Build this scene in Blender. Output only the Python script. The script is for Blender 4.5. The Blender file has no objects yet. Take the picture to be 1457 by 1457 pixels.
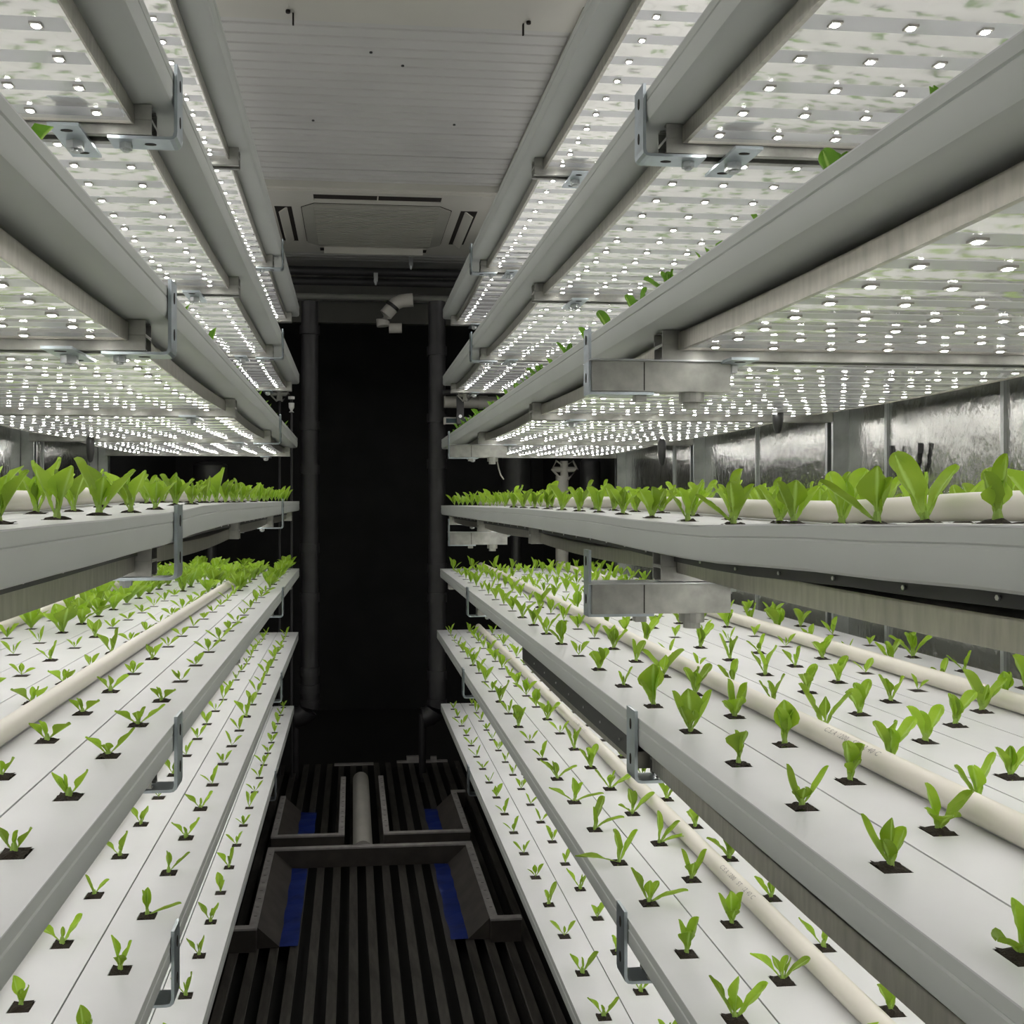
import bpy, bmesh, math, random
from mathutils import Vector, Matrix, noise
random.seed(7)
sc = bpy.context.scene
COL = sc.collection
# ------------------------------------------------------------------ camera, world, exposure
EYE = 1.30                      # height of the lens above the floor bars
FPX = 1350.0
YAW = math.atan(0.0906)
cam_d = bpy.data.cameras.new('camera')
cam = bpy.data.objects.new('camera', cam_d); COL.objects.link(cam)
cam.location = (0, 0, EYE)
cam.rotation_euler = (math.radians(90), 0, -YAW)
cam_d.sensor_width = 36.0; cam_d.sensor_fit = 'HORIZONTAL'
cam_d.lens = FPX / 1457 * 36.0
cam_d.shift_x = 0.5 - 624 / 1457
cam_d.shift_y = 715 / 1457 - 0.5
cam_d.clip_start = 0.02; cam_d.clip_end = 60
sc.camera = cam
w = bpy.data.worlds.new('world'); sc.world = w; w.use_nodes = True
w.node_tree.nodes['Background'].inputs[0].default_value = (0.02, 0.02, 0.022, 1)
w.node_tree.nodes['Background'].inputs[1].default_value = 0.1
sc.view_settings.view_transform = 'Standard'; sc.view_settings.look = 'None'
sc.view_settings.gamma = 1.0; sc.view_settings.use_curve_mapping = False
sc.view_settings.exposure = 0.0
LED_POWER = 81.0                # radiance of the small diodes
GLOW = 0.12                     # even glow added to the reflector sheet, standing in for diode light
try:
    sc.cycles.use_denoising = True
    sc.cycles.use_light_tree = True
    sc.cycles.max_bounces = 8; sc.cycles.diffuse_bounces = 4; sc.cycles.glossy_bounces = 4
    sc.cycles.sample_clamp_indirect = 4.0
    sc.cycles.caustics_reflective = True
    sc.cycles.blur_glossy = 0.6
except Exception:
    pass

# ------------------------------------------------------------------ materials
def new_mat(name):
    m = bpy.data.materials.new(name); m.use_nodes = True
    nt = m.node_tree
    return m, nt, nt.nodes['Principled BSDF']

def mat(name, col, rough=0.5, metal=0.0, var=0.0, vscale=8.0, bump=0.0, bscale=60.0, stretch=None, spec=0.5, rvar=0.0):
    m, nt, b = new_mat(name)
    b.inputs['Base Color'].default_value = (*col, 1); b.inputs['Roughness'].default_value = rough
    b.inputs['Metallic'].default_value = metal; b.inputs['Specular IOR Level'].default_value = spec
    N = nt.nodes; L = nt.links
    tc = N.new('ShaderNodeTexCoord'); mp = N.new('ShaderNodeMapping'); L.new(tc.outputs['Object'], mp.inputs[0])
    if stretch: mp.inputs['Scale'].default_value = stretch
    if var > 0:
        nz = N.new('ShaderNodeTexNoise'); nz.inputs['Scale'].default_value = vscale; nz.inputs['Detail'].default_value = 6
        L.new(mp.outputs[0], nz.inputs[0])
        r = N.new('ShaderNodeMapRange'); r.inputs[1].default_value = 0.3; r.inputs[2].default_value = 0.7
        r.inputs[3].default_value = 1 - var; r.inputs[4].default_value = 1 + var * 0.4
        L.new(nz.outputs[0], r.inputs[0])
        hv = N.new('ShaderNodeHueSaturation'); hv.inputs['Color'].default_value = (*col, 1)
        L.new(r.outputs[0], hv.inputs['Value']); L.new(hv.outputs[0], b.inputs['Base Color'])
        if rvar > 0:
            r2 = N.new('ShaderNodeMapRange'); r2.inputs[3].default_value = rough - rvar; r2.inputs[4].default_value = rough + rvar
            L.new(nz.outputs[0], r2.inputs[0]); L.new(r2.outputs[0], b.inputs['Roughness'])
    if bump > 0:
        n2 = N.new('ShaderNodeTexNoise'); n2.inputs['Scale'].default_value = bscale; n2.inputs['Detail'].default_value = 4
        L.new(mp.outputs[0], n2.inputs[0])
        bp = N.new('ShaderNodeBump'); bp.inputs['Strength'].default_value = bump; bp.inputs['Distance'].default_value = 0.004
        L.new(n2.outputs[0], bp.inputs['Height']); L.new(bp.outputs[0], b.inputs['Normal'])
    return m

M = {}
M['lid'] = mat('white_plastic_lid', (0.74, 0.74, 0.75), 0.42, 0, 0.07, 5, 0.03, 30)
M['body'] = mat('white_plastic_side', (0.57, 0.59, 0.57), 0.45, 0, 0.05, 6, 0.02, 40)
M['pvc'] = mat('pvc_pipe', (0.72, 0.68, 0.60), 0.38, 0, 0.06, 7, 0.02, 30)
M['galv'] = mat('galvanised_steel', (0.52, 0.54, 0.54), 0.36, 0.85, 0.22, 22, 0.05, 80, rvar=0.08)
M['zinc'] = mat('zinc_plated_plate', (0.50, 0.56, 0.60), 0.30, 0.8, 0.18, 30, 0.03, 60)
M['galv_dull'] = mat('dull_galvanised_steel', (0.42, 0.42, 0.39), 0.5, 0.6, 0.35, 26, 0.1, 60)
M['strip'] = mat('brushed_light_housing', (0.50, 0.48, 0.43), 0.30, 0.9, 0.2, 18, 0.08, 30, stretch=(1, 6, 1))
M['dark_rail'] = mat('dark_rail', (0.05, 0.05, 0.05), 0.4, 0.4, 0.2, 20)
M['plug'] = mat('growing_medium', (0.030, 0.021, 0.012), 0.95, 0, 0.5, 300, 0.9, 500)
M['void'] = mat('channel_inside', (0.03, 0.03, 0.03), 0.9)
M['black_pipe'] = mat('black_abs_pipe', (0.024, 0.023, 0.025), 0.5, 0, 0.3, 14)
M['dark_wall'] = mat('dark_bulkhead', (0.015, 0.015, 0.015), 0.85, 0, 0.4, 5)
M['ceiling'] = mat('ceiling_paint', (0.60, 0.60, 0.575), 0.5, 0, 0.08, 3)
M['cream'] = mat('cream_plastic', (0.62, 0.61, 0.55), 0.45, 0, 0.05, 4)
M['grille'] = mat('intake_grille', (0.40, 0.40, 0.35), 0.55, 0, 0.06, 20)
M['slot'] = mat('dark_slot', (0.015, 0.011, 0.008), 0.8)
M['floor'] = mat('worn_floor_bar', (0.085, 0.078, 0.068), 0.5, 0.3, 0.5, 9, 0.12, 50, stretch=(6, 1, 1))
M['floor_gap'] = mat('floor_channel', (0.018, 0.017, 0.016), 0.8)
M['rim'] = mat('painted_rim', (0.36, 0.34, 0.33), 0.6, 0, 0.25, 30, 0.08, 80)
M['curb'] = mat('brown_curb', (0.050, 0.042, 0.036), 0.7, 0, 0.4, 14)
M['blue'] = mat('blue_liner', (0.010, 0.03, 0.22), 0.5, 0, 0.35, 18, 0.2, 30)
M['white_fit'] = mat('white_fitting', (0.42, 0.405, 0.37), 0.45, 0, 0.1, 10)
M['grey_fit'] = mat('grey_fitting', (0.20, 0.20, 0.18), 0.5, 0, 0.2, 10)
M['black'] = mat('black_plastic', (0.012, 0.012, 0.012), 0.4)
M['screw'] = mat('bright_screw', (0.75, 0.75, 0.75), 0.3, 0.9)
M['ink'] = mat('grey_print', (0.30, 0.29, 0.27), 0.7)

def foil_mat():
    m, nt, b = new_mat('crinkled_foil')
    N = nt.nodes; L = nt.links
    b.inputs['Base Color'].default_value = (0.50, 0.50, 0.48, 1); b.inputs['Metallic'].default_value = 1.0
    b.inputs['Roughness'].default_value = 0.20
    tc = N.new('ShaderNodeTexCoord')
    mp = N.new('ShaderNodeMapping'); mp.inputs['Scale'].default_value = (1, 1, 0.45); L.new(tc.outputs['Object'], mp.inputs[0])
    a = N.new('ShaderNodeTexNoise'); a.inputs['Scale'].default_value = 90; a.inputs['Detail'].default_value = 3
    c = N.new('ShaderNodeTexNoise'); c.inputs['Scale'].default_value = 14; c.inputs['Detail'].default_value = 4
    L.new(mp.outputs[0], a.inputs[0]); L.new(mp.outputs[0], c.inputs[0])
    mx = N.new('ShaderNodeMath'); mx.operation = 'MULTIPLY_ADD'; mx.inputs[1].default_value = 2.6
    L.new(c.outputs[0], mx.inputs[0]); L.new(a.outputs[0], mx.inputs[2])
    bp = N.new('ShaderNodeBump'); bp.inputs['Strength'].default_value = 0.4; bp.inputs['Distance'].default_value = 0.004
    L.new(mx.outputs[0], bp.inputs['Height']); L.new(bp.outputs[0], b.inputs['Normal'])
    return m
M['foil'] = foil_mat()

def reflector_mat():
    # clear fluted cover over a silvered sheet with a glow added to brighten it: bands across the shelf, mirror-like between
    m, nt, b = new_mat('fluted_reflector_sheet')
    N = nt.nodes; L = nt.links
    b.inputs['Base Color'].default_value = (0.86, 0.85, 0.81, 1); b.inputs['Metallic'].default_value = 0.92
    b.inputs['Roughness'].default_value = 0.10
    tc = N.new('ShaderNodeTexCoord')
    wv = N.new('ShaderNodeTexWave'); wv.bands_direction = 'Y'; wv.inputs['Scale'].default_value = 4.2
    wv.inputs['Distortion'].default_value = 0.25; wv.inputs['Detail'].default_value = 1.0; wv.inputs['Detail Scale'].default_value = 2.0
    L.new(tc.outputs['Object'], wv.inputs[0])
    nz = N.new('ShaderNodeTexNoise'); nz.inputs['Scale'].default_value = 26; nz.inputs['Detail'].default_value = 2
    L.new(tc.outputs['Object'], nz.inputs[0])
    ad = N.new('ShaderNodeMath'); ad.operation = 'MULTIPLY_ADD'; ad.inputs[1].default_value = 0.35
    L.new(nz.outputs[0], ad.inputs[0]); L.new(wv.outputs[1], ad.inputs[2])
    bp = N.new('ShaderNodeBump'); bp.inputs['Strength'].default_value = 0.5; bp.inputs['Distance'].default_value = 0.0030
    L.new(ad.outputs[0], bp.inputs['Height']); L.new(bp.outputs[0], b.inputs['Normal'])
    b.inputs['Emission Color'].default_value = (1.0, 0.98, 0.94, 1)
    b.inputs['Emission Strength'].default_value = GLOW
    return m
M['reflector'] = reflector_mat()

def led_mat():
    m = bpy.data.materials.new('warm_white_diode'); m.use_nodes = True
    nt = m.node_tree; nt.nodes.clear()
    e = nt.nodes.new('ShaderNodeEmission'); o = nt.nodes.new('ShaderNodeOutputMaterial')
    e.inputs[0].default_value = (1.0, 0.98, 0.94, 1); e.inputs[1].default_value = LED_POWER
    nt.links.new(e.outputs[0], o.inputs[0])
    return m
M['led'] = led_mat()

def leaf_mat(name, c1, c2):
    m = bpy.data.materials.new(name); m.use_nodes = True
    nt = m.node_tree; N = nt.nodes; L = nt.links; b = N['Principled BSDF']
    b.inputs['Roughness'].default_value = 0.42
    uv = N.new('ShaderNodeUVMap'); uv.uv_map = 'UVMap'
    sp = N.new('ShaderNodeSeparateXYZ'); L.new(uv.outputs[0], sp.inputs[0])
    # midrib: |u - .5|
    s = N.new('ShaderNodeMath'); s.operation = 'SUBTRACT'; s.inputs[1].default_value = 0.5; L.new(sp.outputs[0], s.inputs[0])
    ab = N.new('ShaderNodeMath'); ab.operation = 'ABSOLUTE'; L.new(s.outputs[0], ab.inputs[0])
    rr = N.new('ShaderNodeMapRange'); rr.inputs[1].default_value = 0.02; rr.inputs[2].default_value = 0.10; rr.inputs[3].default_value = 0.75; rr.inputs[4].default_value = 0.0
    L.new(ab.outputs[0], rr.inputs[0])
    base = N.new('ShaderNodeMapRange'); base.inputs[1].default_value = 0.0; base.inputs[2].default_value = 0.35; base.inputs[3].default_value = 0.9; base.inputs[4].default_value = 0.0
    L.new(sp.outputs[1], base.inputs[0])
    mxx = N.new('ShaderNodeMath'); mxx.operation = 'MAXIMUM'; L.new(rr.outputs[0], mxx.inputs[0]); L.new(base.outputs[0], mxx.inputs[1])
    oi = N.new('ShaderNodeObjectInfo')
    nz = N.new('ShaderNodeTexNoise'); nz.inputs['Scale'].default_value = 45; nz.inputs['Detail'].default_value = 3
    tc = N.new('ShaderNodeTexCoord'); L.new(tc.outputs['Object'], nz.inputs[0])
    mix0 = N.new('ShaderNodeMix'); mix0.data_type = 'RGBA'; L.new(nz.outputs[0], mix0.inputs[0])
    mix0.inputs[6].default_value = (*c1, 1); mix0.inputs[7].default_value = (*c2, 1)
    hv = N.new('ShaderNodeHueSaturation'); L.new(mix0.outputs[2], hv.inputs['Color'])
    vr = N.new('ShaderNodeMapRange'); vr.inputs[3].default_value = 0.68; vr.inputs[4].default_value = 1.22; L.new(oi.outputs['Random'], vr.inputs[0]); L.new(vr.outputs[0], hv.inputs['Value'])
    mix = N.new('ShaderNodeMix'); mix.data_type = 'RGBA'; L.new(mxx.outputs[0], mix.inputs[0])
    L.new(hv.outputs[0], mix.inputs[6]); mix.inputs[7].default_value = (0.50, 0.70, 0.18, 1)
    L.new(mix.outputs[2], b.inputs['Base Color'])
    bp = N.new('ShaderNodeBump'); bp.inputs['Strength'].default_value = 0.35; bp.inputs['Distance'].default_value = 0.002
    n3 = N.new('ShaderNodeTexNoise'); n3.inputs['Scale'].default_value = 160; L.new(tc.outputs['Object'], n3.inputs[0])
    L.new(n3.outputs[0], bp.inputs['Height']); L.new(bp.outputs[0], b.inputs['Normal'])
    tr = N.new('ShaderNodeBsdfTranslucent'); L.new(mix.outputs[2], tr.inputs[0])
    ms = N.new('ShaderNodeMixShader'); ms.inputs[0].default_value = 0.42
    L.new(b.outputs[0], ms.inputs[1]); L.new(tr.outputs[0], ms.inputs[2]); L.new(ms.outputs[0], N['Material Output'].inputs[0])
    return m
def pcb_mat():
    m, nt, b = new_mat('white_led_strip')
    b.inputs['Base Color'].default_value = (0.90, 0.90, 0.93, 1); b.inputs['Metallic'].default_value = 0.12
    b.inputs['Roughness'].default_value = 0.13
    tc = nt.nodes.new('ShaderNodeTexCoord'); nz = nt.nodes.new('ShaderNodeTexNoise'); nz.inputs['Scale'].default_value = 9
    nt.links.new(tc.outputs['Object'], nz.inputs[0])
    bp = nt.nodes.new('ShaderNodeBump'); bp.inputs['Strength'].default_value = 0.4; bp.inputs['Distance'].default_value = 0.003
    nt.links.new(nz.outputs[0], bp.inputs['Height']); nt.links.new(bp.outputs[0], b.inputs['Normal'])
    return m
M['pcb'] = pcb_mat()
M['leaf'] = leaf_mat('lettuce_leaf', (0.23, 0.41, 0.020), (0.42, 0.60, 0.050))
M['leaf_dark'] = leaf_mat('dark_lettuce_leaf', (0.10, 0.26, 0.015), (0.18, 0.36, 0.030))

# ------------------------------------------------------------------ mesh helpers
class MB:
    def __init__(s): s.v = []; s.f = []; s.mi = []; s.uv = []
    def quad(s, a, b, c, d, mi=0):
        n = len(s.v); s.v += [a, b, c, d]; s.f.append((n, n+1, n+2, n+3)); s.mi.append(mi)
    def box(s, x0, x1, y0, y1, z0, z1, mi=0, m=None):
        n = len(s.v)
        P = [(x0,y0,z0),(x1,y0,z0),(x1,y1,z0),(x0,y1,z0),(x0,y0,z1),(x1,y0,z1),(x1,y1,z1),(x0,y1,z1)]
        if m: P = [tuple(m @ Vector(p)) for p in P]
        s.v += P
        for f in ((0,3,2,1),(4,5,6,7),(0,1,5,4),(1,2,6,5),(2,3,7,6),(3,0,4,7)):
            s.f.append(tuple(n+i for i in f)); s.mi.append(mi)
        return s
    def extrude(s, prof, ys, off=None, caps=True, mi=0, closed=True):
        """profile of (x,z) points swept along Y; off(y) lifts each ring."""
        n0 = len(s.v); k = len(prof)
        for y in ys:
            dz = off(y) if off else 0
            s.v += [(x, y, z + dz) for x, z in prof]
        for j in range(len(ys)-1):
            for i in range(k if closed else k-1):
                a = n0+j*k+i; b = n0+j*k+(i+1) % k
                s.f.append((a, b, b+k, a+k)); s.mi.append(mi)
        if caps and closed:
            s.f.append(tuple(n0+i for i in range(k))[::-1]); s.mi.append(mi)
            s.f.append(tuple(n0+(len(ys)-1)*k+i for i in range(k))); s.mi.append(mi)
        return s
    def tube(s, pts, r, seg=12, mi=0, caps=True):
        pts = [Vector(p) for p in pts]; n0 = len(s.v)
        up = None
        for i, p in enumerate(pts):
            d = (pts[min(i+1, len(pts)-1)] - pts[max(i-1, 0)]).normalized()
            ref = Vector((0,0,1)) if abs(d.z) < 0.95 else Vector((1,0,0))
            a = d.cross(ref).normalized(); b = a.cross(d).normalized()
            rr = r[i] if isinstance(r, (list, tuple)) else r
            for j in range(seg):
                t = 2*math.pi*j/seg
                s.v.append(tuple(p + a*math.cos(t)*rr + b*math.sin(t)*rr))
        for i in range(len(pts)-1):
            for j in range(seg):
                a = n0+i*seg+j; b = n0+i*seg+(j+1) % seg
                s.f.append((a, b, b+seg, a+seg)); s.mi.append(mi)
        if caps:
            s.f.append(tuple(n0+j for j in range(seg))[::-1]); s.mi.append(mi)
            e = n0+(len(pts)-1)*seg
            s.f.append(tuple(e+j for j in range(seg))); s.mi.append(mi)
        return s
    def mesh(s, name, mats, smooth=False):
        me = bpy.data.meshes.new(name)
        me.from_pydata(s.v, [], s.f)
        for m in (mats if isinstance(mats, (list, tuple)) else [mats]): me.materials.append(m)
        if any(s.mi): me.polygons.foreach_set('material_index', s.mi)
        if s.uv:
            l = me.uv_layers.new(name='UVMap')
            for li, loop in enumerate(me.loops): l.data[li].uv = s.uv[loop.vertex_index]
        if smooth:
            me.polygons.foreach_set('use_smooth', [True]*len(me.polygons))
            try: me.set_sharp_from_angle(angle=math.radians(40))
            except Exception: pass
        me.update()
        return me

def link(name, me, parent=None, loc=(0,0,0), rot=(0,0,0)):
    o = bpy.data.objects.new(name, me); COL.objects.link(o)
    o.location = loc; o.rotation_euler = rot
    if parent: o.parent = parent
    return o
def tag(o, label, cat, group=None, kind=None):
    if label: o['label'] = label
    if cat: o['category'] = cat
    if group: o['group'] = group
    if kind: o['kind'] = kind
    return o
def struct(name, me, **k):
    o = link(name, me, **k); o['kind'] = 'structure'; return o
def recenter(mb, c):
    mb.v = [(x-c[0], y-c[1], z-c[2]) for x, y, z in mb.v]; return mb

ORD = ['zeroth','first','second','third','fourth','fifth','sixth','seventh','eighth','ninth','tenth','eleventh','twelfth','thirteenth','fourteenth','fifteenth','sixteenth','seventeenth','eighteenth','nineteenth','twentieth','twenty-first','twenty-second','twenty-third','twenty-fourth','twenty-fifth','twenty-sixth','twenty-seventh','twenty-eighth','twenty-ninth','thirtieth']

# ------------------------------------------------------------------ geometry of the racks
Y0, Y1 = -0.655, 4.36            # near and far ends of the shelves
STN = [-0.640, 0.345, 1.33, 2.31, 3.29, 4.27]
WALL_R, WALL_L = 1.25, -1.12
FAR = 6.2
def lerp_tab(tab, y):
    if y <= tab[0][0]: return tab[0][1]
    for (a, va), (b, vb) in zip(tab, tab[1:]):
        if y <= b:
            t = (y-a)/(b-a); t = t*t*(3-2*t)
            return va + (vb-va)*t
    return tab[-1][1]
SAG_R4 = [(0.2,0.001),(0.54,0.001),(0.78,-0.004),(1.13,-0.0125),(1.25,-0.011),(1.7,-0.004),(2.38,0.0),(4.36,0.001)]
SAG_L4 = [(0.2,-0.004),(0.66,-0.0045),(0.83,-0.003),(1.28,0.001),(1.62,0.010),(1.95,0.014),(4.36,0.020)]
def sagR4(y): return lerp_tab(SAG_R4, y)
def sagL4(y): return lerp_tab(SAG_L4, y)
def flat(y): return 0.0
# side, tier number from the bottom, top height, dx (towards wall), first hole Y, pitch, sag, plant style
W_R, W_L = 0.093, 0.0945
TIERS = {
 ('R',7): dict(h=0.890, dx=0.012, y=0.70, p=0.157, sag=flat),
 ('R',6): dict(h=0.583, dx=0.012, y=0.70, p=0.157, sag=flat),
 ('R',5): dict(h=0.290, dx=0.006, y=0.70, p=0.157, sag=flat),
 ('R',4): dict(h=-0.0145, dx=0.004, y=0.784, p=0.155, sag=sagR4),
 ('R',3): dict(h=-0.305, dx=0.000, y=0.756, p=0.157, sag=flat),
 ('R',2): dict(h=-0.588, dx=-0.015, y=1.2015, p=0.157, sag=flat),
 ('R',1): dict(h=-0.928, dx=0.003, y=1.997, p=0.160, sag=flat),
 ('L',7): dict(h=0.890, dx=0.0, y=0.72, p=0.157, sag=flat),
 ('L',6): dict(h=0.583, dx=0.0, y=0.72, p=0.157, sag=flat),
 ('L',5): dict(h=0.292, dx=0.008, y=0.72, p=0.157, sag=flat),
 ('L',4): dict(h=-0.0145, dx=0.0, y=1.2675, p=0.155, sag=sagL4),
 ('L',3): dict(h=-0.300, dx=0.0, y=1.310, p=0.157, sag=flat),
 ('L',2): dict(h=-0.590, dx=0.004, y=1.386, p=0.158, sag=flat),
 ('L',1): dict(h=-0.925, dx=0.024, y=1.972, p=0.157, sag=flat),
}
LEVEL = {7:'top',6:'second highest',5:'third highest',4:'eye-level',3:'third lowest',2:'second lowest',1:'lowest'}
SIDE = {'R':'right','L':'left'}
for (sd, n), t in TIERS.items():
    t['sg'] = 1 if sd == 'R' else -1
    t['w'] = W_R if sd == 'R' else W_L
    t['edge'] = (0.4015 if sd == 'R' else 0.2405) + t['dx']
    t['z'] = EYE + t['h']
    t['name'] = '%s %s shelf' % (LEVEL[n], SIDE[sd])
    if n == 1: t['rows'] = 7
    else: t['rows'] = 8
def row_x(t, k): return t['sg'] * (t['edge'] + t['w']*(k+0.5))
def holes(t, k):
    y = t['y'] + (t['p']/2 if k % 2 else 0)
    while y > Y0 + 0.1: y -= t['p']
    y += t['p']; out = []
    while y < Y1 - 0.03: out.append(y); y += t['p']
    return out

HH = 0.0128   # half hole
def make_channel(t, k, first):
    wd = t['w'] - 0.0024; hw = wd/2
    ys = [Y0] + [Y0 + (Y1-Y0)*i/44 for i in range(1, 44)] + [Y1]
    # trough, open on top: outer shell with the folded grooves of the lid skirt
    r = 0.010
    o = [(-hw,-0.0016),(-hw,-0.0125),(-hw+.0016,-0.0140),(-hw,-0.0158),(-hw,-0.044+r),(-hw+r*.3,-0.044+r*.3),(-hw+r,-0.044),
         (hw-r,-0.044),(hw-r*.3,-0.044+r*.3),(hw,-0.044+r),(hw,-0.0158),(hw-.0016,-0.0140),(hw,-0.0125),(hw,-0.0016),
         (hw-.003,-0.0016),(hw-.003,-0.040),(-hw+.003,-0.040),(-hw+.003,-0.0016)]
    b = MB(); b.extrude(o, ys, t['sag'])
    # end caps
    for y in (Y0, Y1):
        z = t['sag'](y); b.box(-hw+.002, hw-.002, y-(.001 if y == Y0 else 0), y+(.001 if y == Y1 else 0), -0.042+z, -0.0018+z)
    loc = (row_x(t, k), 0, t['z'])
    ch = link('grow_channel', b.mesh('grow_channel', M['body'], True), loc=loc)
    l = MB(); hs = holes(t, k)
    ycuts = [Y0]
    for y in hs: ycuts += [y-HH, y+HH]
    ycuts.append(Y1)
    sag = t['sag']
    for i in range(len(ycuts)-1):
        a, c = ycuts[i], ycuts[i+1]; za, zc = sag(a), sag(c)
        if i % 2 == 0:
            l.quad((-hw,a,za),(hw,a,za),(hw,c,zc),(-hw,c,zc))
        else:
            l.quad((-hw,a,za),(-HH,a,za),(-HH,c,zc),(-hw,c,zc)); l.quad((HH,a,za),(hw,a,za),(hw,c,zc),(HH,c,zc))
            d = 0.006
            l.quad((-HH,a,za),(-HH,a,za-d),(-HH,c,zc-d),(-HH,c,zc)); l.quad((HH,c,zc),(HH,c,zc-d),(HH,a,za-d),(HH,a,za))
            l.quad((-HH,a,za),(HH,a,za),(HH,a,za-d),(-HH,a,za-d)); l.quad((HH,c,zc),(-HH,c,zc),(-HH,c,zc-d),(HH,c,zc-d))
        for x, s_ in ((-hw,1),(hw,-1)):
            q = [(x,a,za),(x,c,zc),(x,c,zc-.0016),(x,a,za-.0016)]
            l.quad(*(q if s_ > 0 else q[::-1]))
    link('lid', l.mesh('channel_lid', M['lid']), ch)
    lb = ('white grow channel along the aisle edge of the %s' if k == 0 else ORD[k+1]+' white grow channel in from the aisle on the %s') % t['name']
    tag(ch, lb, 'grow channel', 'grow channels of the racks')
    return ch
for (sd, n), t in TIERS.items():
    for k in range(t['rows']): make_channel(t, k, k == 0)

# ------------------------------------------------------------------ LED light panels (hang below the channels, between crossbars)
PX0 = 0.052                     # start of the housing behind the aisle edge
PW = 0.665; PL = STN[2]-STN[1]-0.044
SEG = 10
def psag(t): return -0.007*4*t*(1-t)
def panel_meshes():
    ys = [PL*i/SEG for i in range(SEG+1)]
    h = MB(); off = lambda y: psag(y/PL)
    zt, zb = -0.0495, -0.074
    for x0, x1 in ((0, 0.0025), (PW-0.0025, PW)):
        h.extrude([(x0,zt),(x0,zb),(x1+(0.004 if x0 == 0 else 0),zb),(x1+(0.004 if x0 == 0 else 0),zb+.001),(x1,zb+.001),(x1,zt)], ys, off)
    h.extrude([(0,zt),(PW,zt),(PW,zt-.002),(0,zt-.002)], ys, off)
    h.box(0,PW,0,0.002,zb,zt); h.box(0,PW,PL-0.002,PL,zb,zt)
    r = MB(); r.extrude([(0.003,zb+.002),(PW-.003,zb+.002)], ys, off, caps=False, closed=False)
    # make it face downward
    r.f = [f[::-1] for f in r.f]
    e = MB(); c = MB(); nx, ny = 8, 12
    for i in range(nx):
        for j in range(ny):
            x = 0.040 + (PW-0.080)*i/(nx-1); y = 0.036 + (PL-0.072)*j/(ny-1)
            z = zb - .0001 + psag(y/PL); n = len(e.v)
            for rr, dz in ((.0052, 0.0), (.0041, -.0015)):
                for q in range(8):
                    a = math.pi*q/4; e.v.append((x+rr*math.cos(a), y+rr*math.sin(a), z+dz))
            for q in range(8):
                r_ = (q+1) % 8; e.f.append((n+q, n+8+q, n+8+r_, n+r_)); e.mi.append(0)
            e.f.append(tuple(n+15-q for q in range(8))); e.mi.append(0)
            c.box(x-.006, x+.006, y-.006, y+.006, z-0.0007, z+0.002)
    return (h.mesh('panel_housing', M['strip']), r.mesh('panel_reflector', M['reflector'], True), e.mesh('panel_leds', M['led']), c.mesh('led_bases', M['white_fit']))
PM = panel_meshes()
st_ = MB(); st_.box(0.008, PW-0.008, -0.015, 0.015, -0.0003, 0.001); strip_me = st_.mesh('led_strip', M['pcb'])
def fit_strips(p):
    for j in range(12):
        y = 0.036 + (PL-0.072)*j/11
        link('led_strip', strip_me, p, loc=(0, y, -0.072+psag(y/PL)))
POSN = ['behind the first crossbar','between the first and second crossbars','between the second and third crossbars','between the third and fourth crossbars','beyond the fourth crossbar']
for sd, x in (('R', 0.575), ('L', -0.42-PW)):  # unseen lights over the top shelves, added to brighten the ceiling
    for i in range(5):
        if i == 0: continue
        p = link('led_panel', PM[0], loc=(x, STN[i]+0.022, EYE+1.25+0.0485))
        link('reflector_sheet', PM[1], p); fit_strips(p)
        a = link('led', PM[2], p); a['kind'] = 'stuff'
        b = link('led_base', PM[3], p); b['kind'] = 'stuff'
        tag(p, 'added unseen LED grow light over the top %s shelf, %s' % (SIDE[sd], POSN[i]), 'grow light', 'added lights under the ceiling')
for (sd, n), t in TIERS.items():
    if n == 1: continue
    for i in range(5):
        low = (sd == 'R' and n == 3 and i == 2)
        px0 = 0.013 if low else 0.020 if (sd == 'R' and n == 3 and i < 2) else PX0
        x = t['edge']+px0 if sd == 'R' else -(t['edge']+px0+PW)
        y = STN[i]+0.022
        if n == 4 and False: pass
        dz = min(t['sag'](y+PL*q/8) + 0.007*4*(q/8)*(1-q/8) for q in range(9))
        loc = (x, y, t['z']+dz-(0.009 if low else 0))
        p = link('led_panel', PM[0], loc=loc)
        link('reflector_sheet', PM[1], p); fit_strips(p)
        a = link('led', PM[2], p); a['kind'] = 'stuff'
        b = link('led_base', PM[3], p); b['kind'] = 'stuff'
        tag(p, 'silvery LED grow light under the %s, %s' % (t['name'], POSN[i]), 'grow light', 'grow lights under the shelves')

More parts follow.
